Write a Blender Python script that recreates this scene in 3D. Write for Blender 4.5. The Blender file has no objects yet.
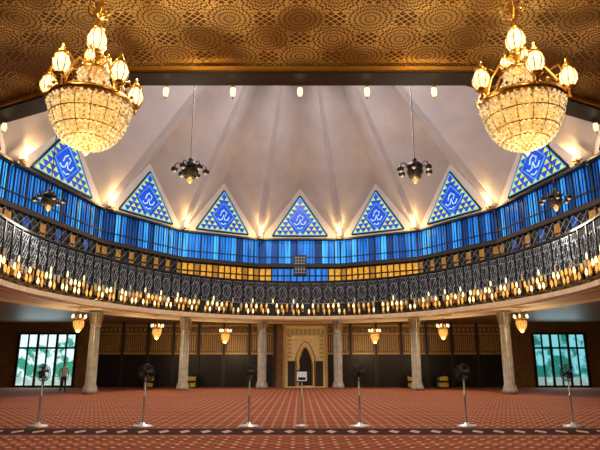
import bpy, math, random
from math import sin, cos, pi, radians, atan2, tan, sqrt, exp
from mathutils import Vector, Matrix
from mathutils.bvhtree import BVHTree
random.seed(7)
C = bpy.context
scene = C.scene
scene.view_settings.view_transform = 'Standard'
scene.view_settings.look = 'None'
COL = scene.collection
CY = 26.7

# ------------------------------------------------------------ materials
def newmat(name):
    m = bpy.data.materials.new(name); m.use_nodes = True
    nt = m.node_tree; b = nt.nodes['Principled BSDF']
    return m, nt, b
def lk(nt, a, b): nt.links.new(a, b)
def sv(nt, sock, v):
    if hasattr(v, 'is_linked') or hasattr(v, 'links'): nt.links.new(v, sock)
    else: sock.default_value = v
def MA(nt, op, a, b=None, c=None):
    n = nt.nodes.new('ShaderNodeMath'); n.operation = op
    sv(nt, n.inputs[0], a)
    if b is not None: sv(nt, n.inputs[1], b)
    if c is not None: sv(nt, n.inputs[2], c)
    return n.outputs[0]
def MIX(nt, f, a, b):
    n = nt.nodes.new('ShaderNodeMix'); n.data_type = 'RGBA'
    sv(nt, n.inputs[0], f)
    for s, v in ((n.inputs[6], a), (n.inputs[7], b)):
        if isinstance(v, tuple): s.default_value = (*v, 1) if len(v) == 3 else v
        else: nt.links.new(v, s)
    return n.outputs[2]
def coords(nt):
    tc = nt.nodes.new('ShaderNodeTexCoord')
    sp = nt.nodes.new('ShaderNodeSeparateXYZ'); lk(nt, tc.outputs['Object'], sp.inputs[0])
    return tc.outputs['Object'], sp.outputs[0], sp.outputs[1], sp.outputs[2]
def noise(nt, vec, scale, detail=3, stretch=None):
    n = nt.nodes.new('ShaderNodeTexNoise'); n.inputs['Scale'].default_value = scale
    n.inputs['Detail'].default_value = detail
    if stretch:
        mp = nt.nodes.new('ShaderNodeMapping'); mp.inputs['Scale'].default_value = stretch
        lk(nt, vec, mp.inputs['Vector']); vec = mp.outputs[0]
    lk(nt, vec, n.inputs['Vector']); return n.outputs[0]
def solid(name, col, rough=.5, metal=0, var=.12, nscale=6, emit=None, es=0, bump=0):
    m, nt, b = newmat(name)
    o, x, y, z = coords(nt)
    nz = noise(nt, o, nscale)
    c2 = tuple(max(0, c*(1-var*2)) for c in col); c1 = tuple(min(1, c*(1+var)) for c in col)
    lk(nt, MIX(nt, nz, c2, c1), b.inputs['Base Color'])
    b.inputs['Roughness'].default_value = rough; b.inputs['Metallic'].default_value = metal
    if emit:
        b.inputs['Emission Color'].default_value = (*emit, 1); b.inputs['Emission Strength'].default_value = es
    if bump:
        bp = nt.nodes.new('ShaderNodeBump'); bp.inputs['Strength'].default_value = bump
        lk(nt, nz, bp.inputs['Height']); lk(nt, bp.outputs[0], b.inputs['Normal'])
    return m
def glow(name, col, s, var=.5, nscale=3, col2=None, stretch=None):
    m, nt, b = newmat(name)
    o, x, y, z = coords(nt)
    nz = noise(nt, o, nscale, 2, stretch)
    c2 = col2 or tuple(c*(1-var) for c in col)
    mr = nt.nodes.new('ShaderNodeMapRange'); mr.inputs[1].default_value = .35; mr.inputs[2].default_value = .65
    lk(nt, nz, mr.inputs[0])
    cc = MIX(nt, mr.outputs[0], c2, col)
    lk(nt, cc, b.inputs['Emission Color']); b.inputs['Emission Strength'].default_value = s
    b.inputs['Base Color'].default_value = (*[c*.3 for c in col], 1); b.inputs['Roughness'].default_value = .3
    return m
def garden(name, sky, green, s):
    # daylight with foliage seen through clear glazing
    m, nt, b = newmat(name)
    o, x, y, z = coords(nt)
    nz = noise(nt, o, 1.5, 5); n2 = noise(nt, o, 6, 3)
    t = MA(nt, 'ADD', nz, MA(nt, 'MULTIPLY', MA(nt, 'SUBTRACT', z, 1.9), .05))
    mr = nt.nodes.new('ShaderNodeMapRange'); mr.inputs[1].default_value = .44; mr.inputs[2].default_value = .56
    lk(nt, t, mr.inputs[0])
    g = MIX(nt, n2, tuple(c*.35 for c in green), green)
    cc = MIX(nt, mr.outputs[0], g, sky)
    low = MA(nt, 'LESS_THAN', z, .75)
    cc = MIX(nt, MA(nt, 'MULTIPLY', low, .6), cc, (.55, .62, .6))
    lk(nt, cc, b.inputs['Emission Color']); b.inputs['Emission Strength'].default_value = s
    b.inputs['Base Color'].default_value = (.05, .08, .08, 1); b.inputs['Roughness'].default_value = .15
    return m

m_plaster = solid('dome_plaster', (.55, .52, .53), .75, 0, .14, .8)
m_plaster2 = solid('soffit_plaster', (.78, .66, .47), .7, 0, .06, 2)
m_black = solid('black_metal', (.012, .012, .014), .4, .3)
m_dark = solid('dark_wood', (.018, .011, .008), .5)
m_brown = solid('brown_wood', (.24, .125, .045), .5, 0, .35, 3)
m_goldm = solid('gold_metal', (.85, .5, .13), .28, .9, .1)
m_goldd = solid('gilt_grille', (.58, .38, .14), .4, .4, .3, 9)
m_silver = solid('steel', (.7, .72, .74), .35, .5)
m_lat = solid('lattice_silver', (.36, .42, .5), .5, .1, .3, 5)
m_navy = solid('dark_screen', (.008, .011, .02), .5, 0, .3)
m_marble = solid('column_marble', (.38, .35, .30), .35, 0, .35, 3)
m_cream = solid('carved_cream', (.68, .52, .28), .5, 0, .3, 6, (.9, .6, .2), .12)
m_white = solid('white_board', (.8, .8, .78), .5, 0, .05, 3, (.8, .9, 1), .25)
m_lamp = glow('warm_lamp_glass', (1.0, .78, .42), 2.2, .3, 9)
m_lamp2 = glow('amber_lamp_glass', (1.0, .50, .10), 1.3, .4, 5)
m_cryst = glow('crystal_beads', (1.0, .72, .34), 1.15, .85, 22)
m_dimlamp = glow('dim_lamp_glass', (.8, .6, .35), .5, .5, 9)
m_bulb = glow('bulb', (1.0, .85, .5), 9, .05)
ST = (5, 1, .4)
m_blueA = glow('blue_glass_a', (.015, .26, .88), 1.05, .6, 1, (.002, .08, .40), ST)
m_blueB = glow('blue_glass_b', (.06, .50, 1.0), 1.2, .5, 1, (.01, .20, .75), ST)
m_blueC = glow('blue_glass_c', (.0, .10, .46), .7, .6, 1, (.0, .03, .15), ST)
m_yel = glow('amber_glass', (1.0, .46, .035), .9, .6, 5)
m_yeld = glow('amber_glass_dim', (.8, .36, .04), .38, .5, 2.5)
m_sblue = glow('stained_blue', (.01, .07, .70), .9, .4, 3)
m_scyan = glow('stained_cyan', (.10, .50, .95), .9, .3, 3)
m_script = glow('stained_script', (.45, .78, 1.0), 1.0, .2, 3)
m_syel = glow('stained_yellowgreen', (.66, .82, .07), .95, .35, 4)
m_day = garden('daylight_garden', (.72, .95, 1.0), (.06, .42, .26), 1.25)
m_day2 = garden('daylight_garden_shaded', (.25, .78, .85), (.03, .34, .28), .85)

def carpet():
    m, nt, b = newmat('carpet'); o, x, y, z = coords(nt)
    def fr(v, s, off=0): return MA(nt, 'SUBTRACT', MA(nt, 'FRACT', MA(nt, 'ADD', MA(nt, 'DIVIDE', v, s), off)), .5)
    fx = MA(nt, 'ABSOLUTE', fr(x, .3)); fy = MA(nt, 'ABSOLUTE', fr(y, .42))
    d = MA(nt, 'ADD', fx, fy)
    dot = MA(nt, 'LESS_THAN', d, .21)
    ring = MA(nt, 'LESS_THAN', MA(nt, 'ABSOLUTE', MA(nt, 'SUBTRACT', d, .45)), .09)
    n1 = noise(nt, o, .35); n2 = noise(nt, o, 25)
    base = MIX(nt, n1, (.23, .05, .024), (.38, .11, .055))
    c = MIX(nt, dot, base, (.68, .40, .24))
    c = MIX(nt, MA(nt, 'MULTIPLY', ring, .75), c, (.09, .015, .01))
    row = MA(nt, 'GREATER_THAN', MA(nt, 'ABSOLUTE', fr(y, 1.26)), .46)
    c = MIX(nt, MA(nt, 'MULTIPLY', row, .6), c, (.50, .26, .15))
    inb = MA(nt, 'LESS_THAN', MA(nt, 'ABSOLUTE', MA(nt, 'SUBTRACT', y, 14.75)), .78)
    bx = MA(nt, 'ABSOLUTE', fr(x, .52)); by = MA(nt, 'ABSOLUTE', MA(nt, 'DIVIDE', MA(nt, 'SUBTRACT', y, 14.75), 1.3))
    motif = MA(nt, 'LESS_THAN', MA(nt, 'ADD', bx, by), .27)
    edge = MA(nt, 'GREATER_THAN', MA(nt, 'ABSOLUTE', MA(nt, 'SUBTRACT', y, 14.75)), .68)
    bc = MIX(nt, motif, (.03, .007, .006), (.6, .4, .33))
    bc = MIX(nt, edge, bc, (.25, .08, .05))
    c = MIX(nt, inb, c, bc)
    lk(nt, c, b.inputs['Base Color']); b.inputs['Roughness'].default_value = .85
    b.inputs['Specular IOR Level'].default_value = .12
    bp = nt.nodes.new('ShaderNodeBump'); bp.inputs['Strength'].default_value = .2; lk(nt, n2, bp.inputs['Height']); lk(nt, bp.outputs[0], b.inputs['Normal'])
    return m
def goldceil():
    m, nt, b = newmat('gilded_relief'); o, x, y, z = coords(nt)
    S = 1.5
    def cell(ox, oy):
        cx = MA(nt, 'SUBTRACT', MA(nt, 'FRACT', MA(nt, 'ADD', MA(nt, 'DIVIDE', x, S), ox)), .5)
        cy = MA(nt, 'SUBTRACT', MA(nt, 'FRACT', MA(nt, 'ADD', MA(nt, 'DIVIDE', y, S), oy)), .5)
        r = MA(nt, 'SQRT', MA(nt, 'ADD', MA(nt, 'MULTIPLY', cx, cx), MA(nt, 'MULTIPLY', cy, cy)))
        return r, MA(nt, 'ARCTAN2', cy, cx)
    def line(v, w): return MA(nt, 'LESS_THAN', MA(nt, 'ABSOLUTE', v), w)
    def rosette(ox, oy, k):
        r, a = cell(ox, oy)
        ck = MA(nt, 'COSINE', MA(nt, 'MULTIPLY', a, k))
        l1 = line(MA(nt, 'SINE', MA(nt, 'ADD', MA(nt, 'MULTIPLY', r, 42.0), MA(nt, 'MULTIPLY', ck, 2.2))), .42)
        l2 = line(MA(nt, 'SINE', MA(nt, 'ADD', MA(nt, 'MULTIPLY', r, 42.0), MA(nt, 'MULTIPLY', ck, -2.2))), .42)
        msk = MA(nt, 'LESS_THAN', r, .36)
        return MA(nt, 'MULTIPLY', MA(nt, 'MAXIMUM', l1, l2), msk), msk
    a1, k1 = rosette(0, 0, 8.0); a2, k2 = rosette(.5, .5, 12.0)
    dg1 = MA(nt, 'SINE', MA(nt, 'MULTIPLY', MA(nt, 'ADD', x, y), 2*pi/S*4)); dg2 = MA(nt, 'SINE', MA(nt, 'MULTIPLY', MA(nt, 'SUBTRACT', x, y), 2*pi/S*4))
    strap = MA(nt, 'MAXIMUM', line(dg1, .3), line(dg2, .3))
    free = MA(nt, 'SUBTRACT', 1.0, MA(nt, 'MINIMUM', MA(nt, 'ADD', k1, k2), 1.0))
    h = MA(nt, 'MAXIMUM', MA(nt, 'MAXIMUM', a1, a2), MA(nt, 'MULTIPLY', strap, free))
    n1 = noise(nt, o, .7, 2); n2 = noise(nt, o, 14)
    mr = nt.nodes.new('ShaderNodeMapRange'); mr.inputs[1].default_value = .36; mr.inputs[2].default_value = .62; lk(nt, n1, mr.inputs[0])
    hi = MIX(nt, mr.outputs[0], (.40, .21, .04), (1.0, .72, .24))
    lo = MIX(nt, n2, (.03, .013, .004), (.16, .075, .016))
    lk(nt, MIX(nt, h, lo, hi), b.inputs['Base Color'])
    b.inputs['Metallic'].default_value = .35; b.inputs['Roughness'].default_value = .4
    bp = nt.nodes.new('ShaderNodeBump'); bp.inputs['Strength'].default_value = .7; bp.inputs['Distance'].default_value = .06
    lk(nt, h, bp.inputs['Height']); lk(nt, bp.outputs[0], b.inputs['Normal'])
    return m
m_carpet = carpet(); m_gold = goldceil()

# ------------------------------------------------------------ mesh builder
class MB:
    def __init__(s): s.v = []; s.f = []; s.m = []; s.mats = []; s.sm = []
    def mi(s, mat):
        if mat not in s.mats: s.mats.append(mat)
        return s.mats.index(mat)
    def add(s, vs, fs, mat, smooth=False):
        o = len(s.v); s.v += [tuple(p) for p in vs]; k = s.mi(mat)
        for f in fs: s.f.append(tuple(i+o for i in f)); s.m.append(k); s.sm.append(smooth)
    def quad(s, a, b, c, d, mat): s.add([a, b, c, d], [(0, 1, 2, 3)], mat)
    def box(s, c, d, mat, rz=0, M=None):
        vs = []
        for sx in (-.5, .5):
            for sy in (-.5, .5):
                for sz in (-.5, .5):
                    p = Vector((sx*d[0], sy*d[1], sz*d[2]))
                    if M is not None: p = M @ p
                    elif rz: p = Matrix.Rotation(rz, 3, 'Z') @ p
                    vs.append(p+Vector(c))
        s.add(vs, [(0, 1, 3, 2), (4, 6, 7, 5), (0, 4, 5, 1), (2, 3, 7, 6), (0, 2, 6, 4), (1, 5, 7, 3)], mat)
    def lathe(s, prof, mat, c=(0, 0, 0), seg=16, smooth=True):
        vs = []; fs = []
        for r, z in prof:
            for i in range(seg):
                a = 2*pi*i/seg; vs.append((c[0]+max(r, .0005)*cos(a), c[1]+max(r, .0005)*sin(a), c[2]+z))
        n = len(prof)
        for j in range(n-1):
            for i in range(seg):
                i2 = (i+1) % seg
                fs.append((j*seg+i, j*seg+i2, (j+1)*seg+i2, (j+1)*seg+i))
        fs.append(tuple(range(seg))[::-1]); fs.append(tuple((n-1)*seg+i for i in range(seg)))
        s.add(vs, fs, mat, smooth)
    def tube(s, pts, r, mat, seg=6, closed=False):
        pts = [Vector(p) for p in pts]; n = len(pts); vs = []; fs = []
        for k, p in enumerate(pts):
            if closed: t = pts[(k+1) % n]-pts[k-1]
            else: t = pts[min(k+1, n-1)]-pts[max(k-1, 0)]
            t.normalize()
            up = Vector((0, 0, 1)) if abs(t.z) < .95 else Vector((1, 0, 0))
            a = t.cross(up).normalized(); b = t.cross(a)
            rr = r[k] if isinstance(r, (list, tuple)) else r
            for i in range(seg):
                an = 2*pi*i/seg; vs.append(p+a*cos(an)*rr+b*sin(an)*rr)
        for k in range(n if closed else n-1):
            k2 = (k+1) % n
            for i in range(seg):
                i2 = (i+1) % seg; fs.append((k*seg+i, k*seg+i2, k2*seg+i2, k2*seg+i))
        if not closed: fs.append(tuple(range(seg))); fs.append(tuple((n-1)*seg+i for i in range(seg)))
        s.add(vs, fs, mat, True)
    def ball(s, c, r, mat, seg=8, rings=5, sz=1):
        prof = [(r*sin(pi*k/rings), -r*sz*cos(pi*k/rings)) for k in range(rings+1)]
        s.lathe(prof, mat, c, seg)
    def octa(s, c, r, mat):
        x, y, z = c
        s.add([(x+r, y, z), (x, y+r, z), (x-r, y, z), (x, y-r, z), (x, y, z+r*1.2), (x, y, z-r*1.2)],
              [(0, 1, 4), (1, 2, 4), (2, 3, 4), (3, 0, 4), (1, 0, 5), (2, 1, 5), (3, 2, 5), (0, 3, 5)], mat)
    def mesh(s, name):
        me = bpy.data.meshes.new(name); me.from_pydata(s.v, [], s.f)
        for m in s.mats: me.materials.append(m)
        me.polygons.foreach_set('material_index', s.m); me.polygons.foreach_set('use_smooth', s.sm)
        me.update(); return me
    def build(s, name, loc=(0, 0, 0), rz=0):
        return place(s.mesh(name), name, loc, rz)
def place(me, name, loc=(0, 0, 0), rz=0):
    o = bpy.data.objects.new(name, me); o.location = loc; o.rotation_euler = (0, 0, rz); COL.objects.link(o); return o
def light(kind, name, loc, e, col, size=.2, parent=None, rot=None, **k):
    l = bpy.data.lights.new(name, kind); l.energy = e; l.color = col
    if kind == 'AREA': l.shape = 'DISK'; l.size = size
    else: l.shadow_soft_size = size
    for a, v in k.items(): setattr(l, a, v)
    o = bpy.data.objects.new(name, l); COL.objects.link(o)
    if rot: o.rotation_euler = rot
    if parent is not None:
        o.parent = parent; o.location = loc
    else: o.location = loc
    return o
def pol(th, r): return (r*sin(radians(th)), CY+r*cos(radians(th)))

# ------------------------------------------------------------ plan geometry
half = [(3.0, 40.6), (8.15, 37.9), (11.75, 32.3), (13.35, 24.2), (13.9, 19.3), (9.3, 15.4), (4.3, 12.85)]
ringV = [list(p) for p in half]+[[-p[0], p[1]] for p in half[::-1]]
NB = len(ringV)
XW, Y0, Y1 = 24.0, -6.0, 43.0
H_SOF, H_BAL, H_C, H_W0, H_W1 = 4.7, 5.0, 8.75, 8.75, 10.6
def ang(p): return math.degrees(atan2(p[0], p[1]-CY)) % 360
def ray_poly(th, poly):
    d = Vector((sin(radians(th)), cos(radians(th)))); best = None
    for i in range(len(poly)):
        a = Vector(poly[i])-Vector((0, CY)); b = Vector(poly[(i+1) % len(poly)])-Vector((0, CY)); e = b-a
        den = d.x*e.y-d.y*e.x
        if abs(den) < 1e-9: continue
        t = (a.x*e.y-a.y*e.x)/den; u = (a.x*d.y-a.y*d.x)/den
        if t > 0 and -1e-6 <= u <= 1+1e-6: best = t if best is None else min(best, t)
    return (d.x*best, CY+d.y*best)
rect = [(-XW, Y1), (XW, Y1), (XW, Y0), (-XW, Y0)]

b = MB(); b.box((0, (Y0+Y1)/2, -.1), (2*XW+.6, Y1-Y0+.6, .2), m_carpet); b.build('floor')
HT = 9.0
b = MB(); b.box((0, Y1+.15, HT/2), (2*XW+.6, .3, HT), m_brown); b.build('wall_back')
b = MB(); b.box((-XW-.15, (Y0+Y1)/2, HT/2), (.3, Y1-Y0, HT), m_brown); b.build('wall_left')
b = MB(); b.box((XW+.15, (Y0+Y1)/2, HT/2), (.3, Y1-Y0, HT), m_brown); b.build('wall_right')
b = MB(); b.box((0, Y0-.15, HT/2), (2*XW+.6, .3, HT), m_brown); b.build('wall_front')

b = MB()
angs = sorted(set([round(ang(p), 4) for p in ringV]+[round(ang(p), 4) for p in rect]))
for i, a0 in enumerate(angs):
    a1 = angs[(i+1) % len(angs)]
    p0 = ray_poly(a0, ringV); p1 = ray_poly(a1, ringV); q0 = ray_poly(a0, rect); q1 = ray_poly(a1, rect)
    z = H_C
    b.add([(*p0, z), (*p1, z), (*q1, z), (*q0, z), (*p0, z+.2), (*p1, z+.2), (*q1, z+.2), (*q0, z+.2)],
          [(0, 1, 2, 3), (7, 6, 5, 4)], m_gold)
b.build('ceiling')
def ringbeam(b, poly, r_in, r_out, z0, z1, mat):
    n = len(poly); c = Vector((0, CY))
    P = [Vector(p) for p in poly]
    ins = [c+(p-c)*r_in for p in P]; out = [c+(p-c)*r_out for p in P]
    for i in range(n):
        j = (i+1) % n
        a, d, e, f = ins[i], ins[j], out[j], out[i]
        b.add([(*a, z0), (*d, z0), (*e, z0), (*f, z0), (*a, z1), (*d, z1), (*e, z1), (*f, z1)],
              [(0, 1, 2, 3), (4, 5, 6, 7), (0, 1, 5, 4), (3, 2, 6, 7)], mat)
b = MB(); ringbeam(b, ringV, .985, 1.03, 8.55, H_C+.02, m_dark); ringbeam(b, ringV, 1.03, 1.036, 8.6, 8.7, m_goldm)
ringbeam(b, ringV, .972, 1.012, 10.55, 10.66, m_dark)
b.build('trim_1')

# ------------------------------------------------------------ folded dome
def frame(i):
    a = Vector(ringV[i]); c = Vector(ringV[(i+1) % NB]); mid = (a+c)/2; t = (c-a); L = t.length; t.normalize()
    n = Vector((0, CY))-mid; n = n-t*n.dot(t); n.normalize()
    return mid, t, n, L
APX = 23.5
b = MB()
def hv(t): return 10.6+(APX-10.6)*t
def hr(t): return 14.6+(APX-14.6)*t
cc = Vector((0, CY))
for i in range(NB):
    mid, t, n, L = frame(i)
    a = Vector(ringV[i]); c = Vector(ringV[(i+1) % NB])
    us = [-1, 0, 1]
    rows = []
    for tt in (0, .999):
        row = []
        for u in us:
            p = mid+t*(L/2*u); w = 1-abs(u)
            q = cc+(p-cc)*(1-tt); row.append((q.x, q.y, hv(tt)*(1-w)+hr(tt)*w))
        rows.append(row)
    m = len(us)
    b.add(rows[0]+rows[1], [(k, k+1, m+k+1, m+k) for k in range(m-1)], m_plaster)
    b.add([(*a, 10.6), (*c, 10.6), (*mid, 14.6)], [(0, 1, 2)], m_plaster)
    dv = (a-cc).normalized(); tn = Vector((-dv.y, dv.x))
    prevr = None
    for k in range(9):
        tt = k/8*.9; q = cc+(a-cc)*(1-tt); wd = .26*(1-tt)+.03
        ring = [(q.x-tn.x*wd, q.y-tn.y*wd, hv(tt)+wd*1.1), (q.x-dv.x*.16, q.y-dv.y*.16, hv(tt)-.14), (q.x+tn.x*wd, q.y+tn.y*wd, hv(tt)+wd*1.1)]
        if prevr: b.add(prevr+ring, [(0, 1, 4, 3), (1, 2, 5, 4)], m_plaster)
        prevr = ring
dome_v, dome_f = list(b.v), list(b.f)
b.build('ceiling_folded_dome')
bvh = BVHTree.FromPolygons([Vector(v) for v in dome_v], dome_f)
def domeh(x, y):
    h = bvh.ray_cast(Vector((x, y, 9)), Vector((0, 0, 1)))
    return h[0].z if h[0] else 15

for i in range(NB):
    mid, t, n, L = frame(i)
    rz = atan2(t.y, t.x)
    def W(u, z, d=0): return (u, d, z)
    b = MB()
    sgn = 1 if (Matrix.Rotation(rz, 2) @ Vector((0, 1))).dot(n) > 0 else -1
    hw, hh = min(.32*L, 2.5), 2.9
    sx = hw/1.95
    D = lambda d: sgn*d
    b.add([W(-hw, 0, D(.06)), W(hw, 0, D(.06)), W(0, hh, D(.06))], [(0, 1, 2)], m_sblue)
    N = 9
    def PT(r, j): return (-hw*r/N+2*hw*j/N, hh*(1-r/N))
    for r in range(1, N):
        for j in range(r+1):
            tr = [PT(r, j), PT(r+1, j), PT(r+1, j+1)]
            gx = sum(p[0] for p in tr)/3; gz = sum(p[1] for p in tr)/3
            if abs(gx/sx)/.8+abs(gz-1.1)/.95 < 1: continue
            k = .82
            b.add([W(gx+(p[0]-gx)*k, gz+(p[1]-gz)*k, D(.09)) for p in tr], [(0, 1, 2)], m_syel)
    for path in ([(-.45, .95), (-.3, .8), (-.1, .9), (.0, 1.2), (.1, .85), (.3, .85), (.45, 1.1)],
                 [(-.25, 1.15), (-.15, 1.45), (.05, 1.6)], [(.15, 1.15), (.25, 1.4), (.12, 1.5)], [(-.2, .6), (0, .5), (.2, .62)]):
        b.tube([W(u*sx, z-.05, D(.1)) for u, z in path], .045, m_script, 4)
    lz = [(0, .15), (.82*sx, 1.1), (0, 2.05), (-.82*sx, 1.1)]
    b.tube([W(u, z, D(.1)) for u, z in lz], .04, m_scyan, 4, True)
    for (p, q) in (((-hw, 0), (hw, 0)), ((hw, 0), (0, hh)), ((0, hh), (-hw, 0))):
        b.tube([W(*p, D(.08)), W(*q, D(.08))], .05, m_scyan, 4)
        k = 1.06; g = (0, 1.0)
        pp = (p[0]*k, g[1]+(p[1]-g[1])*k); qq = (q[0]*k, g[1]+(q[1]-g[1])*k)
        b.tube([W(*pp, D(.06)), W(*qq, D(.06))], .07, m_black, 4)
    b.build('stained_glass_window', (mid.x, mid.y, 10.98), rz)
    b = MB(); npn = int(L/.44); w = L/npn; h = H_W1-H_W0
    for k in range(npn):
        x0 = -L/2+k*w; m = random.choice([m_blueA, m_blueA, m_blueB, m_blueB, m_blueC])
        b.quad(W(x0, 0), W(x0+w, 0), W(x0+w, h), W(x0, h), m)
        b.box((-L/2+k*w, D(.04), h/2), (.1 if k % 3 == 0 else .045, .08, h), m_black)
        b.box((-L/2+(k+.5)*w, D(.03), h/2), (.025, .04, h), m_black)
    for zz in (.03, .3, .98): b.box((0, D(.05), h*zz), (L, .08, .06), m_black)
    b.build('clerestory_window', (mid.x, mid.y, H_W0), rz)

for i in range(NB):
    mid, t, n, L = frame(i)
    if mid.y < 20: continue
    rz = atan2(t.y, t.x); sgn = 1 if (Matrix.Rotation(rz, 2) @ Vector((0, 1))).dot(n) > 0 else -1
    b = MB(); L2 = L
    b.box((0, -sgn*.1, 1.8), (L2, .1, 3.6), m_navy)
    mx = mid.x
    for k in range(13):
        w = L2/13; x0 = -L2/2+(k+.5)*w
        if abs(mx) < 1: mat = m_blueA if 1 < k < 11 else m_yel
        elif abs(mx) < 7: mat = m_yel if random.random() < .8 else m_yeld
        elif abs(mx) < 11: mat = m_yeld if k % 2 == 0 else m_navy
        else: mat = m_yeld if k % 4 == 0 else (m_blueC if k % 4 == 2 else m_navy)
        for zz in (2.45, 3.0): b.box((x0, 0, zz+.2), (w*.78, .06, .44), mat)
        b.box((x0+w/2, sgn*.04, 1.8), (.09, .1, 3.5), m_black)
    b.box((0, sgn*.05, 2.3), (L2, .12, .12), m_black)
    if abs(mx) > 7:
        nn = int(L2/.5); ww = L2/nn
        for k in range(nn):
            u0 = -L2/2+k*ww
            for (zA, zB) in ((2.45, 3.0), (3.0, 3.5)):
                b.tube([(u0, sgn*.1, zA), (u0+ww, sgn*.1, zB)], .014, m_lat, 3); b.tube([(u0, sgn*.1, zB), (u0+ww, sgn*.1, zA)], .014, m_lat, 3)
    if abs(mx) < 1:
        b.box((0, sgn*.12, 3.7), (.95, .1, 1.5), m_dark)
        for k in range(4): b.box((-.3+.2*k, sgn*.19, 3.7), (.05, .03, 1.3), m_lat)
        for k in range(6): b.box((0, sgn*.19, 3.15+.22*k), (.8, .03, .05), m_lat)
    b.build('wall_gallery', (mid.x, mid.y, H_BAL), rz)

# ------------------------------------------------------------ gallery balcony
TH = 123
CP = [(0, 12.9), (20, 12.6), (40, 11.95), (58, 11.35), (73, 11.2), (90, 11.65), (112, 12.75), (123, 13.5), (140, 14.5)]
def rb0(a):
    a = abs(a)
    for (x0, y0), (x1, y1) in zip(CP[:-1], CP[1:]):
        if a <= x1: return y0+(y1-y0)*(a-x0)/(x1-x0)
    return CP[-1][1]
def rb(th): return sum(rb0(th+d) for d in range(-9, 10))/19
b = MB(); steps = 66
cang = [round(ang(p), 4) for p in rect[:2]]
al = [-TH+2*TH*k/steps for k in range(steps+1)]+[(c-360 if c > 180 else c) for c in cang]
al.sort()
for a0, a1 in zip(al[:-1], al[1:]):
    R0, R1 = rb(a0), rb(a1)
    p0 = pol(a0, R0); p1 = pol(a1, R1); q0 = ray_poly(a0 % 360, rect); q1 = ray_poly(a1 % 360, rect)
    s0 = pol(a0, R0+2.7); s1 = pol(a1, R1+2.7)
    b.quad((*p0, H_SOF), (*p1, H_SOF), (*s1, H_SOF), (*s0, H_SOF), m_plaster2)
    b.quad((*s0, H_SOF), (*s1, H_SOF), (*q1, H_SOF), (*q0, H_SOF), m_brown)
    b.quad((*p0, H_BAL), (*p1, H_BAL), (*q1, H_BAL), (*q0, H_BAL), m_dark)
    b.quad((*p0, H_SOF), (*p1, H_SOF), (*p1, H_BAL-.08), (*p0, H_BAL-.08), m_plaster2)
    b.quad((*p0, H_BAL-.08), (*p1, H_BAL-.08), (*p1, H_BAL), (*p0, H_BAL), m_dark)
    for rr, zz in ((.5, .06), (2.6, .12)):
        s0 = pol(a0, R0+rr); s1 = pol(a1, R1+rr); s2 = pol(a0, R0+rr+.12); s3 = pol(a1, R1+rr+.12)
        b.quad((*s0, H_SOF-zz), (*s1, H_SOF-zz), (*s3, H_SOF-zz), (*s2, H_SOF-zz), m_goldd)
        b.quad((*s0, H_SOF-zz), (*s1, H_SOF-zz), (*s1, H_SOF), (*s0, H_SOF), m_plaster2)
for s in (-1, 1):
    p = pol(s*TH, rb(TH)); q = ray_poly((s*TH) % 360, rect)
    b.quad((*p, 0), (*q, 0), (*q, H_C), (*p, H_C), m_brown)
b.build('floor_gallery')

b = MB(); NP = 68
for k in range(NP):
    ta = -TH+2*TH*k/NP; tb = -TH+2*TH*(k+1)/NP; th = (ta+tb)/2
    pa = Vector(pol(ta, rb(ta))); pb = Vector(pol(tb, rb(tb))); mm = (pa+pb)/2; e = pb-pa; w = e.length
    rz = atan2(e.y, e.x)
    R = Matrix.Rotation(rz, 3, 'Z'); O = Vector((mm.x, mm.y, 0))
    def G(u, z, d=0): return O+R @ Vector((u, -d+.03, z))
    b.box(G(0, 6.15, -.1), (w*1.0, .04, 2.3), m_navy, rz)
    b.box(G(-w/2, 6.15), (.07, .12, 2.35), m_black, rz)
    z0, z1 = 5.78, 7.2; zc = (z0+z1)/2
    for (u0, u1) in ((-w/2, 0), (0, w/2)):
        um = (u0+u1)/2
        for (q0, q1) in ((z0, zc), (zc, z1)):
            qm = (q0+q1)/2
            for s in (((u0, qm), (um, q1)), ((um, q1), (u1, qm)), ((u1, qm), (um, q0)), ((um, q0), (u0, qm)), ((u0, q0), (u1, q1)), ((u0, q1), (u1, q0))):
                b.tube([G(*s[0]), G(*s[1])], .016, m_lat, 3)
            b.octa(G(um, qm, .02), .05, m_lat)
    b.tube([G(.27*cos(a*pi/6), zc+.42*sin(a*pi/6), .02) for a in range(12)], .026, m_lat, 3, True)
    for zz in (z0, z1): b.tube([G(-w/2, zz), G(w/2, zz)], .03, m_lat, 4)
    b.box(G(0, 7.33), (w*1.03, .16, .1), m_black, rz)
    b.box(G(0, 5.05), (w*1.03, .12, .1), m_black, rz)
b.build('gallery_lattice_screen')

b = MB(); NL = 150
def sconce(b, th, z, off, s, mat):
    x, y = pol(th, rb(th)-off)
    b.lathe([(.02, -.12), (.05, -.09), (.065, -.04), (.04, 0)], m_goldm, (x, y, z), 6)
    b.lathe([(.035*s, 0), (.062*s, .06), (.055*s, .18), (.02*s, .28)], mat, (x, y, z), 6)
    x2, y2 = pol(th, rb(th)+.02)
    b.tube([(x, y, z-.1), ((x+x2)/2, (y+y2)/2, z-.16), (x2, y2, z-.03)], .016, m_goldm, 4)
for k in range(NL):
    th = -TH+2*TH*(k+.5)/NL
    if k % 7 not in (6,):
        sconce(b, th, 5.45+random.uniform(-.05, .05), .25, 1.1, random.choice([m_lamp, m_lamp2, m_dimlamp]))
        b.box((*pol(th, rb(th)-.04), 5.45), (.14, .05, .5), m_goldd, -radians(th))
    if k % 3 != 0: sconce(b, th+.5*TH/NL, 5.08+random.uniform(-.03, .03), .42, 1.05, random.choice([m_lamp, m_lamp2, m_lamp2]))
    if k % 4 == 1: sconce(b, th+.5*TH/NL, 5.8, .2, .8, random.choice([m_lamp, m_dimlamp]))
b.build('gallery_sconce_lamps')

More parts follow.
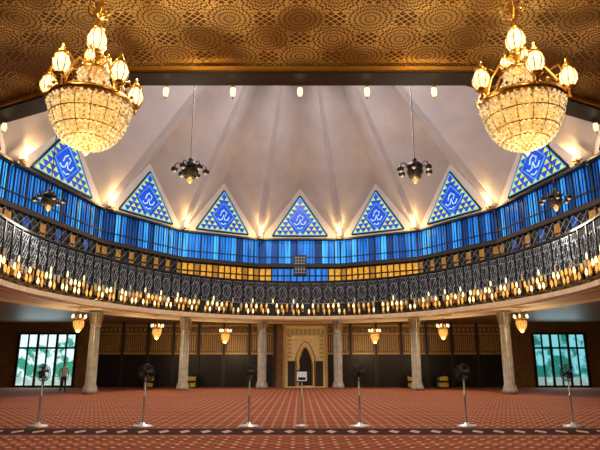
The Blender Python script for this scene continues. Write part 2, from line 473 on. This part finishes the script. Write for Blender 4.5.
# ------------------------------------------------------------ columns
b = MB()
prof = [(.5, 0), (.5, .25), (.44, .3), (.44, .42), (.36, .5), (.34, 1.5), (.32, 3.7), (.33, 3.75), (.38, 3.8), (.33, 3.86), (.36, 4.1), (.42, 4.4), (.48, 4.55), (.48, 4.62)]
prof = [(r*.84, z) for r, z in prof]
b.lathe(prof, m_marble, seg=20)
for k in range(12):
    a = 2*pi*k/12; b.tube([(.28*cos(a), .28*sin(a), .5), (.272*cos(a), .272*sin(a), 3.72)], .025, m_marble, 4)
    b.tube([(.3*cos(a), .3*sin(a), 3.9), (.4*cos(a), .4*sin(a), 4.5)], .03, m_goldd, 4)
me = b.mesh('marble_column')
for th in (11.2, 34.2, 61.5):
    for s in (-1, 1): place(me, 'marble_column', (*pol(s*th, 13.6), 0))
for s in (-1, 1): place(me, 'marble_column', (s*14.9, 26.4, 0))

# ------------------------------------------------------------ back wall fittings
b = MB()
for k in range(-12, 13):
    x = k*1.9
    if abs(x) > 16.3 or abs(x) < 1.8: continue
    b.box((x, Y1-.06, 2.35), (.16, .12, 4.7), m_dark)
    if abs(x) < 15:
        xc = x+.95*(1 if x > 0 else -1)
        b.box((xc, Y1-.03, 1.2), (1.66, .06, 2.3), m_black)
        for j in range(9):
            b.box((xc-.64+.16*j, Y1-.05, 3.2), (.05, .08, 1.15), m_goldd)
        for j in range(5):
            b.octa((xc-.64+.32*j, Y1-.08, 4.2), .14, m_goldd)
        for zz in (2.45, 3.9, 4.5): b.box((xc, Y1-.04, zz), (1.66, .09, .1), m_goldd)
b.build('trim_2')

def bigwindow(name, x0, x1, mat, h=3.9):
    b = MB(); w = x1-x0
    b.quad((x0, Y1-.02, .05), (x1, Y1-.02, .05), (x1, Y1-.02, h), (x0, Y1-.02, h), mat)
    n = 6
    for k in range(n+1): b.box((x0+w*k/n, Y1-.06, h/2), (.17 if k % 2 == 0 else .1, .12, h), m_black)
    for z in (.08, 2.85, h): b.box(((x0+x1)/2, Y1-.06, z), (w, .1, .14), m_black)
    return b.build(name)
bigwindow('window_1', -21.1, -16.8, m_day)
bigwindow('window_2', 17.5, 21.4, m_day2)
for s in (-1, 1):
    l = light('AREA', 'window_daylight', (s*19.2, Y1-.4, 2.0), 90, (.7, .95, 1.0), 3.4, rot=(radians(-75), 0, 0)); l.data.shape = 'SQUARE'

b = MB()
HWm = 1.65
b.box((0, 0, 2.3), (2*HWm, .3, 4.6), m_cream)
arch = [(-.5, .15)]+[(-.5, 1.9)]+[(-.5+.5*(k/8), 1.9+1.0*sin(pi/2*(k/8))) for k in range(1, 9)]+[(.5-.5*(k/8), 1.9+1.0*sin(pi/2*(k/8))) for k in range(7, 0, -1)]+[(.5, 1.9), (.5, .15)]
b.add([(u, -.2, z) for u, z in arch], [tuple(range(len(arch)))], m_black)
b.tube([(u, -.22, z) for u, z in arch], .06, m_goldm, 5)
b.tube([(u*1.45, -.2, .15+(z-.15)*1.15) for u, z in arch], .04, m_goldd, 5)
for s in (-1, 1):
    b.box((s*1.55, -.2, 2.3), (.18, .2, 4.6), m_goldd)
    b.box((s*.98, -.18, 1.0), (.65, .06, 1.8), m_dark)
    for j in range(6):
        b.box((s*1.2, -.19, 2.2+.3*j), (.3, .06, .16), m_goldd)
for j in range(9): b.box((-1.3+.325*j, -.19, 4.0), (.2, .06, .45), m_goldd)
b.box((0, -.2, 4.5), (3.4, .25, .15), m_goldm)
b.box((0, -.2, 3.55), (3.0, .1, .08), m_goldm)
b.build('mihrab', (.4, Y1-.16, 0))

def shelf(name, x, y, w, rows):
    b = MB(); h = .45*rows+.1
    b.box((0, .15, h/2), (w, .03, h), m_black)
    for s in (-1, 1): b.box((s*w/2, 0, h/2), (.05, .34, h), m_black)
    for r in range(rows+1):
        b.box((0, 0, .05+.44*r), (w, .34, .05), m_black)
        if r < rows:
            xx = -w/2+.07
            while xx < w/2-.1:
                t = random.uniform(.05, .09); hh = random.uniform(.24, .32)
                b.box((xx+t/2, -.02, .075+.44*r+hh/2), (t*.85, .22, hh), random.choice([m_book1, m_book1, m_book2, m_book3]))
                xx += t
    return b.build(name, (x, y, 0))
m_book1 = solid('book_yellow', (.8, .55, .06), .6); m_book2 = solid('book_green', (.04, .2, .1), .6); m_book3 = solid('book_cream', (.5, .4, .25), .6)
for x, w in ((-8.0, 1.1), (-10.9, .8), (8.2, 1.0), (10.3, .9)): shelf('bookshelf', x, Y1-1.0, w, 2)

b = MB()
b.tube([(0, 0, .36), (0, 0, .95)], .02, m_goldm)
b.lathe([(.02, .4), (.12, .3), (.1, .2), (.24, .14), (.3, .06), (.27, 0)], m_goldm, seg=12)
b.lathe([(.27, .02), (.29, -.12), (.26, -.3), (.16, -.48), (.03, -.6), (.0, -.64)], m_lamp2, seg=12)
for k in range(12):
    a = 2*pi*k/12; b.tube([(r*cos(a), r*sin(a), z) for r, z in ((.275, 0), (.3, -.12), (.27, -.3), (.17, -.48), (.04, -.61))], .012, m_goldm, 4)
for k in range(6):
    a = 2*pi*k/6
    b.tube([(.2*cos(a), .2*sin(a), .12), (.33*cos(a), .33*sin(a), .08), (.37*cos(a), .37*sin(a), .16)], .015, m_goldm, 4)
    b.lathe([(.03, .14), (.055, .2), (.045, .3), (.005, .36)], m_lamp, (.37*cos(a), .37*sin(a), 0), 6)
me_s = b.mesh('small_gold_chandelier')
for X, Z, H in ((12.1, 31.0, 4.0), (9.1, 36.2, 3.85), (5.1, 38.9, 3.7)):
    for s in (-1, 1):
        o = place(me_s, 'small_gold_chandelier', (s*X, Z, H-.05))
        light('POINT', 'lamp_light', (0, 0, -.85), 150, (1, .74, .42), .2, o)

# ------------------------------------------------------------ dome pendants
m_darkgold = solid('aged_bronze', (.10, .065, .025), .4, .6)
def pendant(X, Y, Z, s=1.0):
    b = MB(); top = domeh(X, Y)-Z
    b.tube([(0, 0, .35), (0, 0, top)], .022, m_black, 5)
    b.lathe([(.03, .5), (.1, .42), (.07, .34), (.2, .3), (.3, .2), (.32, .12), (.24, .06)], m_black, seg=14)
    b.lathe([(.24, .06), (.29, -.05), (.27, -.2), (.18, -.33), (.1, -.38)], m_darkgold, seg=14)
    b.lathe([(.12, -.36), (.09, -.46), (.03, -.55)], m_lamp2, seg=10)
    for k in range(14):
        a = 2*pi*k/14; b.tube([(.25*cos(a), .25*sin(a), .06), (.3*cos(a), .3*sin(a), -.06), (.2*cos(a), .2*sin(a), -.32)], .02, m_black, 4)
    for k in range(6):
        a = 2*pi*(k+.25)/6; ca, sa = cos(a), sin(a)
        b.tube([(.28*ca, .28*sa, .1), (.42*ca, .42*sa, .26), (.56*ca, .56*sa, .2), (.6*ca, .6*sa, .08)], .022, m_black, 5)
        b.lathe([(.03, .1), (.12, .04), (.14, -.04), (.1, -.1)], m_black, (.6*ca, .6*sa, 0), 10)
        b.lathe([(.09, -.08), (.07, -.13), (.02, -.16)], m_dimlamp, (.6*ca, .6*sa, 0), 8)
    return b.build('pendant_chandelier', (X, Y, Z))
for X, Y in ((-4.2, 20.3), (4.4, 20.3), (-11.3, 24.2), (11.5, 24.2)):
    o = pendant(X, Y, 8.85)
    light('POINT', 'lamp_light', (0, 0, -1.3), 170, (1, .86, .68), .35, o)

b = MB()
b.lathe([(.05, -.02), (.16, .05), (.2, .2), (.17, .22)], m_goldm, seg=10)
b.lathe([(.16, .2), (.15, .26), (.08, .32), (.01, .34)], m_bulb, seg=10)
b.box((0, 0, -.02), (.3, .3, .04), m_goldd)
me_u = b.mesh('valley_uplight')
for i in range(NB):
    p = Vector(ringV[i]); q = cc+(p-cc)*.955
    o = place(me_u, 'valley_uplight', (q.x, q.y, 10.6))
    d = (cc-p).normalized(); v = Vector((d.x*.5, d.y*.5, 1)).normalized()
    l = light('SPOT', 'uplight_beam', (0, 0, .45), 1900, (1, .58, .22), .15, o, spot_size=radians(80), spot_blend=1.0)
    l.rotation_euler = v.to_track_quat('-Z', 'Y').to_euler()
    light('POINT', 'uplight_spill', (d.x*.4, d.y*.4, .3), 110, (1, .60, .22), .15, o)

b = MB()
b.tube([(0, 0, .0), (0, 0, .12)], .012, m_goldm, 5)
b.lathe([(.02, .02), (.06, 0), (.065, -.03)], m_goldm, seg=8)
b.lathe([(.06, -.03), (.075, -.12), (.06, -.22), (.02, -.28)], m_lamp, seg=8)
b.lathe([(.03, -.27), (.025, -.31), (.003, -.34)], m_goldm, seg=8)
me_r = b.mesh('rim_pendant_lamp')
for X, Y in ((-3.4, 12.95), (-1.7, 12.95), (0, 12.95), (1.7, 12.95), (3.4, 12.95), (-8.6, 15.1), (8.6, 15.1)):
    place(me_r, 'rim_pendant_lamp', (X, Y, 8.45))

# ------------------------------------------------------------ large crystal chandeliers
def urn(b, c, s=1.0):
    b.lathe([(.01, -.14*s), (.04*s, -.1*s), (.02*s, -.06*s), (.06*s, -.03*s), (.1*s, .0), (.07*s, .04*s)], m_goldm, c, 12)
    b.lathe([(.07*s, .03*s), (.125*s, .12*s), (.13*s, .2*s), (.09*s, .3*s), (.055*s, .34*s)], m_lamp, c, 14)
    for k in range(8):
        a = 2*pi*k/8
        b.tube([(c[0]+r*s*cos(a), c[1]+r*s*sin(a), c[2]+z*s) for r, z in ((.08, .03), (.135, .12), (.14, .2), (.1, .3), (.06, .35))], .009, m_goldm, 4)
    b.lathe([(.065*s, .34*s), (.095*s, .36*s), (.05*s, .41*s), (.02*s, .47*s), (.025*s, .5*s), (.003, .53*s)], m_goldm, c, 10)
b = MB()
b.lathe([(.56, .02), (.62, .06), (.64, .0), (.6, -.05), (.56, -.04)], m_goldm, seg=40)
for k in range(40):
    a = 2*pi*k/40; b.octa((.63*cos(a), .63*sin(a), -.07), .028, m_cryst)
    if k % 2 == 0: b.octa((.63*cos(a), .63*sin(a), .1), .035, m_goldm)
NR = 14
def BR(t): return .60*max(cos(t*pi/2*.97), 0)**.9
for r in range(NR):
    t = r/(NR-1); R = BR(t); z = -.08-.66*sin(t*pi/2)**1.1
    n = max(5, int(2*pi*R/.072))
    for k in range(n):
        a = 2*pi*(k+.5*(r % 2))/n; b.octa((R*cos(a), R*sin(a), z), .033, m_cryst)
    if r % 3 == 0: b.tube([((R+.015)*cos(2*pi*k/30), (R+.015)*sin(2*pi*k/30), z+.02) for k in range(30)], .015, m_goldm, 4, True)
for k in range(16):
    a = 2*pi*k/16
    b.tube([((BR(t)+.01)*cos(a), (BR(t)+.01)*sin(a), -.08-.66*sin(t*pi/2)**1.1) for t in [j/8 for j in range(9)]], .009, m_goldm, 4)
b.lathe([(BR(t)*.9, -.07-.6*sin(t*pi/2)**1.1) for t in [j/8 for j in range(9)]], m_lamp2, seg=24)
b.octa((0, 0, -.82), .06, m_cryst); b.lathe([(.05, -.7), (.07, -.74), (.03, -.78)], m_goldm, seg=10)
for r in range(11):
    t = r/10; R = .52-.38*t**.7; z = .06+.5*t; n = max(6, int(2*pi*R/.08))
    for k in range(n):
        a = 2*pi*(k+.5*(r % 2))/n; b.octa((R*cos(a), R*sin(a), z), .03, m_cryst)
b.lathe([(.12, .5), (.22, .54), (.24, .58), (.1, .62), (.05, .7), (.1, .76), (.17, .8), (.15, .84), (.06, .86)], m_goldm, seg=20)
for k in range(16):
    a = 2*pi*k/16; b.octa((.23*cos(a), .23*sin(a), .5), .035, m_cryst)
urn(b, (0, 0, .9), 1.2)
for k in range(3):
    a = 2*pi*k/3+.5; urn(b, (.2*cos(a), .2*sin(a), .62), .6)
b.lathe([(.02, 1.5), (.07, 1.55), (.11, 1.62), (.05, 1.7), (.08, 1.78), (.02, 1.86)], m_goldm, seg=12)
for k in range(6):
    a = 2*pi*k/6; b.tube([(.05*cos(a), .05*sin(a), 1.55), (.17*cos(a), .17*sin(a), 1.6), (.2*cos(a), .2*sin(a), 1.75), (.13*cos(a), .13*sin(a), 1.8)], .014, m_goldm, 5)
for k in range(5):
    a = 2*pi*k/5+pi; ca, sa = cos(a), sin(a)
    b.tube([(.12*ca, .12*sa, .6), (.35*ca, .35*sa, .62), (.52*ca, .52*sa, .35), (.62*ca, .62*sa, .02), (.7*ca, .7*sa, .0), (.7*ca, .7*sa, .12)], .022, m_goldm, 6)
    b.tube([(.45*ca, .45*sa, .5), (.58*ca, .58*sa, .56), (.62*ca, .62*sa, .44), (.54*ca, .54*sa, .38)], .016, m_goldm, 5)
    urn(b, (.7*ca, .7*sa, .14), .98)
topz = H_C-5.6
z = 1.84; k = 0
while z < topz-.05:
    pts = [(.04*cos(a*pi/4) if k % 2 else 0, 0 if k % 2 else .04*cos(a*pi/4), z+.06+.06*sin(a*pi/4)) for a in range(8)]
    b.tube(pts, .013, m_goldm, 4, True); z += .1; k += 1
b.lathe([(.03, topz-.12), (.12, topz-.06), (.14, topz)], m_goldm, seg=14)
me_c = b.mesh('crystal_chandelier')
for X in (-3.3, 3.5):
    o = place(me_c, 'crystal_chandelier', (X, 8.1, 5.6), .25 if X > 0 else 0)
    light('POINT', 'lamp_light', (.5, .8, 1.2), 260, (1, .76, .38), .3, o)
    light('POINT', 'lamp_light', (-.3, -.9, .8), 70, (1, .70, .32), .3, o)
    light('POINT', 'lamp_light', (0, -.2, -1.3), 110, (1, .8, .55), .3, o)

# ------------------------------------------------------------ standing fans
m_fanb = solid('fan_blade', (.12, .13, .14), .4)
def fan(X, Y, rz, tilt=0):
    b = MB()
    b.lathe([(.27, 0), (.27, .02), (.24, .05), (.08, .07), (.05, .12)], m_silver, seg=24)
    b.lathe([(.028, .1), (.028, .75), (.036, .76), (.036, .82), (.022, .84), (.022, 1.3)], m_silver, seg=10)
    R = Matrix.Rotation(radians(-8), 3, 'X'); O = Vector((0, 0, 1.40))
    def G(x, y, z): return O+R @ Vector((x, y, z))*.92
    b.tube([G(0, .16, 0), G(0, .1, 0), G(0, .02, 0), G(0, -.04, 0)], [.05, .075, .07, .03], m_black, 12)
    b.box((0, .08, 1.3), (.06, .08, .1), m_black)
    for yy, rr in ((-.09, .14), (-.07, .22), (-.02, .25), (.03, .24)):
        b.tube([G(rr*cos(2*pi*k/24), yy, rr*sin(2*pi*k/24)) for k in range(24)], .007, m_black, 4, True)
    for k in range(28):
        a = 2*pi*k/28
        b.tube([G(.04*cos(a), -.1, .04*sin(a)), G(.18*cos(a), -.09, .18*sin(a)), G(.25*cos(a), -.02, .25*sin(a)), G(.07*cos(a), .05, .07*sin(a))], .0035, m_black, 3)
    b.lathe([(.05, -.005), (.05, .005)], m_black, G(0, -.1, 0), 10)
    for k in range(4):
        a = 2*pi*k/4+.4
        vs = [G(.04*cos(a-.3), -.03, .04*sin(a-.3)), G(.2*cos(a-.35), -.045, .2*sin(a-.35)), G(.22*cos(a+.25), -.01, .22*sin(a+.25)), G(.04*cos(a+.6), -.0, .04*sin(a+.6))]
        b.add(vs, [(0, 1, 2, 3)], m_fanb)
    return b.build('standing_fan', (X, Y, 0), rz)
for X, rz in ((-7.0, 1.2), (-4.2, .5), (-1.37, -.4), (1.6, .4), (4.45, -.7), (7.3, -1.2)):
    fan(X, 15.8, rz)
b = MB()
b.lathe([(.2, 0), (.2, .02), (.05, .05)], m_silver, seg=20); b.lathe([(.02, .04), (.018, 1.15)], m_silver, seg=8)
b.box((0, 0, 1.3), (.34, .03, .32), m_black); b.box((0, -.02, 1.3), (.28, .02, .25), m_white); b.box((0, -.035, 1.24), (.2, .01, .07), m_black)
b.build('sign_stand', (.05, 16.0, 0))

# ------------------------------------------------------------ standing man
def person():
    J = {'pel': (0, 0, .95, .15, .11), 'bel': (0, 0, 1.1, .15, .11), 'che': (0, .0, 1.32, .17, .115), 'nb': (0, 0, 1.47, .075, .07), 'nk': (0, -.01, 1.55, .055, .058),
         'sl': (-.19, 0, 1.42, .06, .06), 'el': (-.26, .02, 1.13, .045, .045), 'wl': (-.25, -.07, .89, .03, .03), 'hl': (-.25, -.09, .82, .035, .022), 'fl': (-.245, -.1, .74, .022, .015),
         'sr': (.19, 0, 1.42, .06, .06), 'er': (.26, .02, 1.13, .045, .045), 'wr': (.25, -.07, .89, .03, .03), 'hr': (.25, -.09, .82, .035, .022), 'fr': (.245, -.1, .74, .022, .015),
         'pl': (-.1, 0, .86, .095, .095), 'kl': (-.12, -.01, .49, .062, .065), 'al': (-.13, .03, .09, .045, .05), 'tl': (-.15, -.13, .04, .045, .03),
         'pr': (.1, 0, .86, .095, .095), 'kr': (.12, -.03, .49, .062, .065), 'ar': (.13, .0, .09, .045, .05), 'tr': (.16, -.16, .04, .045, .03)}
    E = [('pel', 'bel'), ('bel', 'che'), ('che', 'nb'), ('nb', 'nk'), ('che', 'sl'), ('sl', 'el'), ('el', 'wl'), ('wl', 'hl'), ('hl', 'fl'), ('che', 'sr'), ('sr', 'er'), ('er', 'wr'), ('wr', 'hr'), ('hr', 'fr'),
         ('pel', 'pl'), ('pl', 'kl'), ('kl', 'al'), ('al', 'tl'), ('pel', 'pr'), ('pr', 'kr'), ('kr', 'ar'), ('ar', 'tr')]
    ks = list(J); me = bpy.data.meshes.new('man'); me.from_pydata([J[k][:3] for k in ks], [(ks.index(a), ks.index(b)) for a, b in E], [])
    ob = bpy.data.objects.new('man_tmp', me); COL.objects.link(ob)
    md = ob.modifiers.new('s', 'SKIN'); md.use_smooth_shade = True
    for i, k in enumerate(ks):
        sv_ = me.skin_vertices[0].data[i]; sv_.radius = J[k][3:5]; sv_.use_root = (k == 'pel')
    sb = ob.modifiers.new('ss', 'SUBSURF'); sb.levels = 2; sb.render_levels = 2
    C.view_layer.update(); dg = C.evaluated_depsgraph_get()
    m2 = bpy.data.meshes.new_from_object(ob.evaluated_get(dg)); bpy.data.objects.remove(ob)
    b = MB()
    shirt = solid('shirt_grey', (.42, .45, .48), .8); pants = solid('trousers_dark', (.03, .035, .045), .8); skin = solid('skin', (.42, .24, .15), .6); hair = solid('hair_black', (.012, .01, .01), .6)
    vs = [tuple(v.co) for v in m2.vertices]
    groups = {}
    for p in m2.polygons:
        c = p.center
        if c.z > 1.49: mt = skin
        elif abs(c.x) > .19 and c.z < 1.17: mt = skin
        elif c.z > .93: mt = shirt
        elif c.z < .085: mt = hair
        else: mt = pants
        groups.setdefault(mt.name, (mt, []))[1].append(tuple(p.vertices))
    b.v += vs
    for mt, fs in groups.values():
        k = b.mi(mt)
        for f in fs: b.f.append(f); b.m.append(k); b.sm.append(True)
    for hx in (-.25, .25):
        for j in range(4): b.tube([(hx-.025+.017*j, -.1, .8), (hx-.027+.018*j, -.11, .76), (hx-.026+.017*j, -.1, .72+.01*abs(j-1.5))], [.009, .009, .006], skin, 6)
        s = -1 if hx > 0 else 1
        b.tube([(hx+s*.03, -.09, .85), (hx+s*.045, -.12, .81), (hx+s*.04, -.13, .78)], [.011, .01, .007], skin, 6)
    b.ball((0, -.02, 1.66), .085, skin, 16, 10, 1.32)
    b.add([(0, -.105, 1.68), (-.015, -.1, 1.635), (.015, -.1, 1.635), (0, -.128, 1.638)], [(0, 1, 3), (0, 3, 2), (1, 2, 3)], skin)
    for s in (-1, 1):
        b.ball((s*.03, -.098, 1.672), .01, m_white, 6, 4); b.ball((s*.03, -.107, 1.672), .005, hair, 6, 4)
        b.ball((s*.087, -.01, 1.66), .02, skin, 6, 5, 1.5)
        b.box((s*.03, -.1, 1.693), (.03, .01, .006), hair)
    b.box((0, -.1, 1.605), (.045, .012, .008), solid('lips', (.3, .1, .08), .5))
    b.lathe([(.09, 0), (.095, .05), (.08, .1), (.04, .125), (.0, .13)], hair, (0, -.0, 1.67), 14)
    b.build('standing_man', (-14.5, 35.6, 0), radians(25))
person()

# ------------------------------------------------------------ hall lighting
light('AREA', 'dome_crown_fill', (0, CY, 19), 2300, (1, .9, .8), 5)  # added fill that brightens the hall from above, not a fixture
light('AREA', 'dome_soft_fill', (0, CY, 8.6), 300, (.82, .84, 1.0), 10, rot=(pi, 0, 0))  # added cool fill aimed up at the folds; stands for no lamp
w = bpy.data.worlds.new('world'); w.use_nodes = True; scene.world = w
w.node_tree.nodes['Background'].inputs[0].default_value = (.5, .6, .8, 1); w.node_tree.nodes['Background'].inputs[1].default_value = .3

cam = bpy.data.cameras.new('camera'); co = bpy.data.objects.new('camera', cam); COL.objects.link(co)
cam.sensor_width = 36; cam.lens = 36*560/600; cam.clip_end = 300
co.location = (0, 0, 1.6); co.rotation_euler = (radians(90+14.05), 0, 0)
scene.camera = co
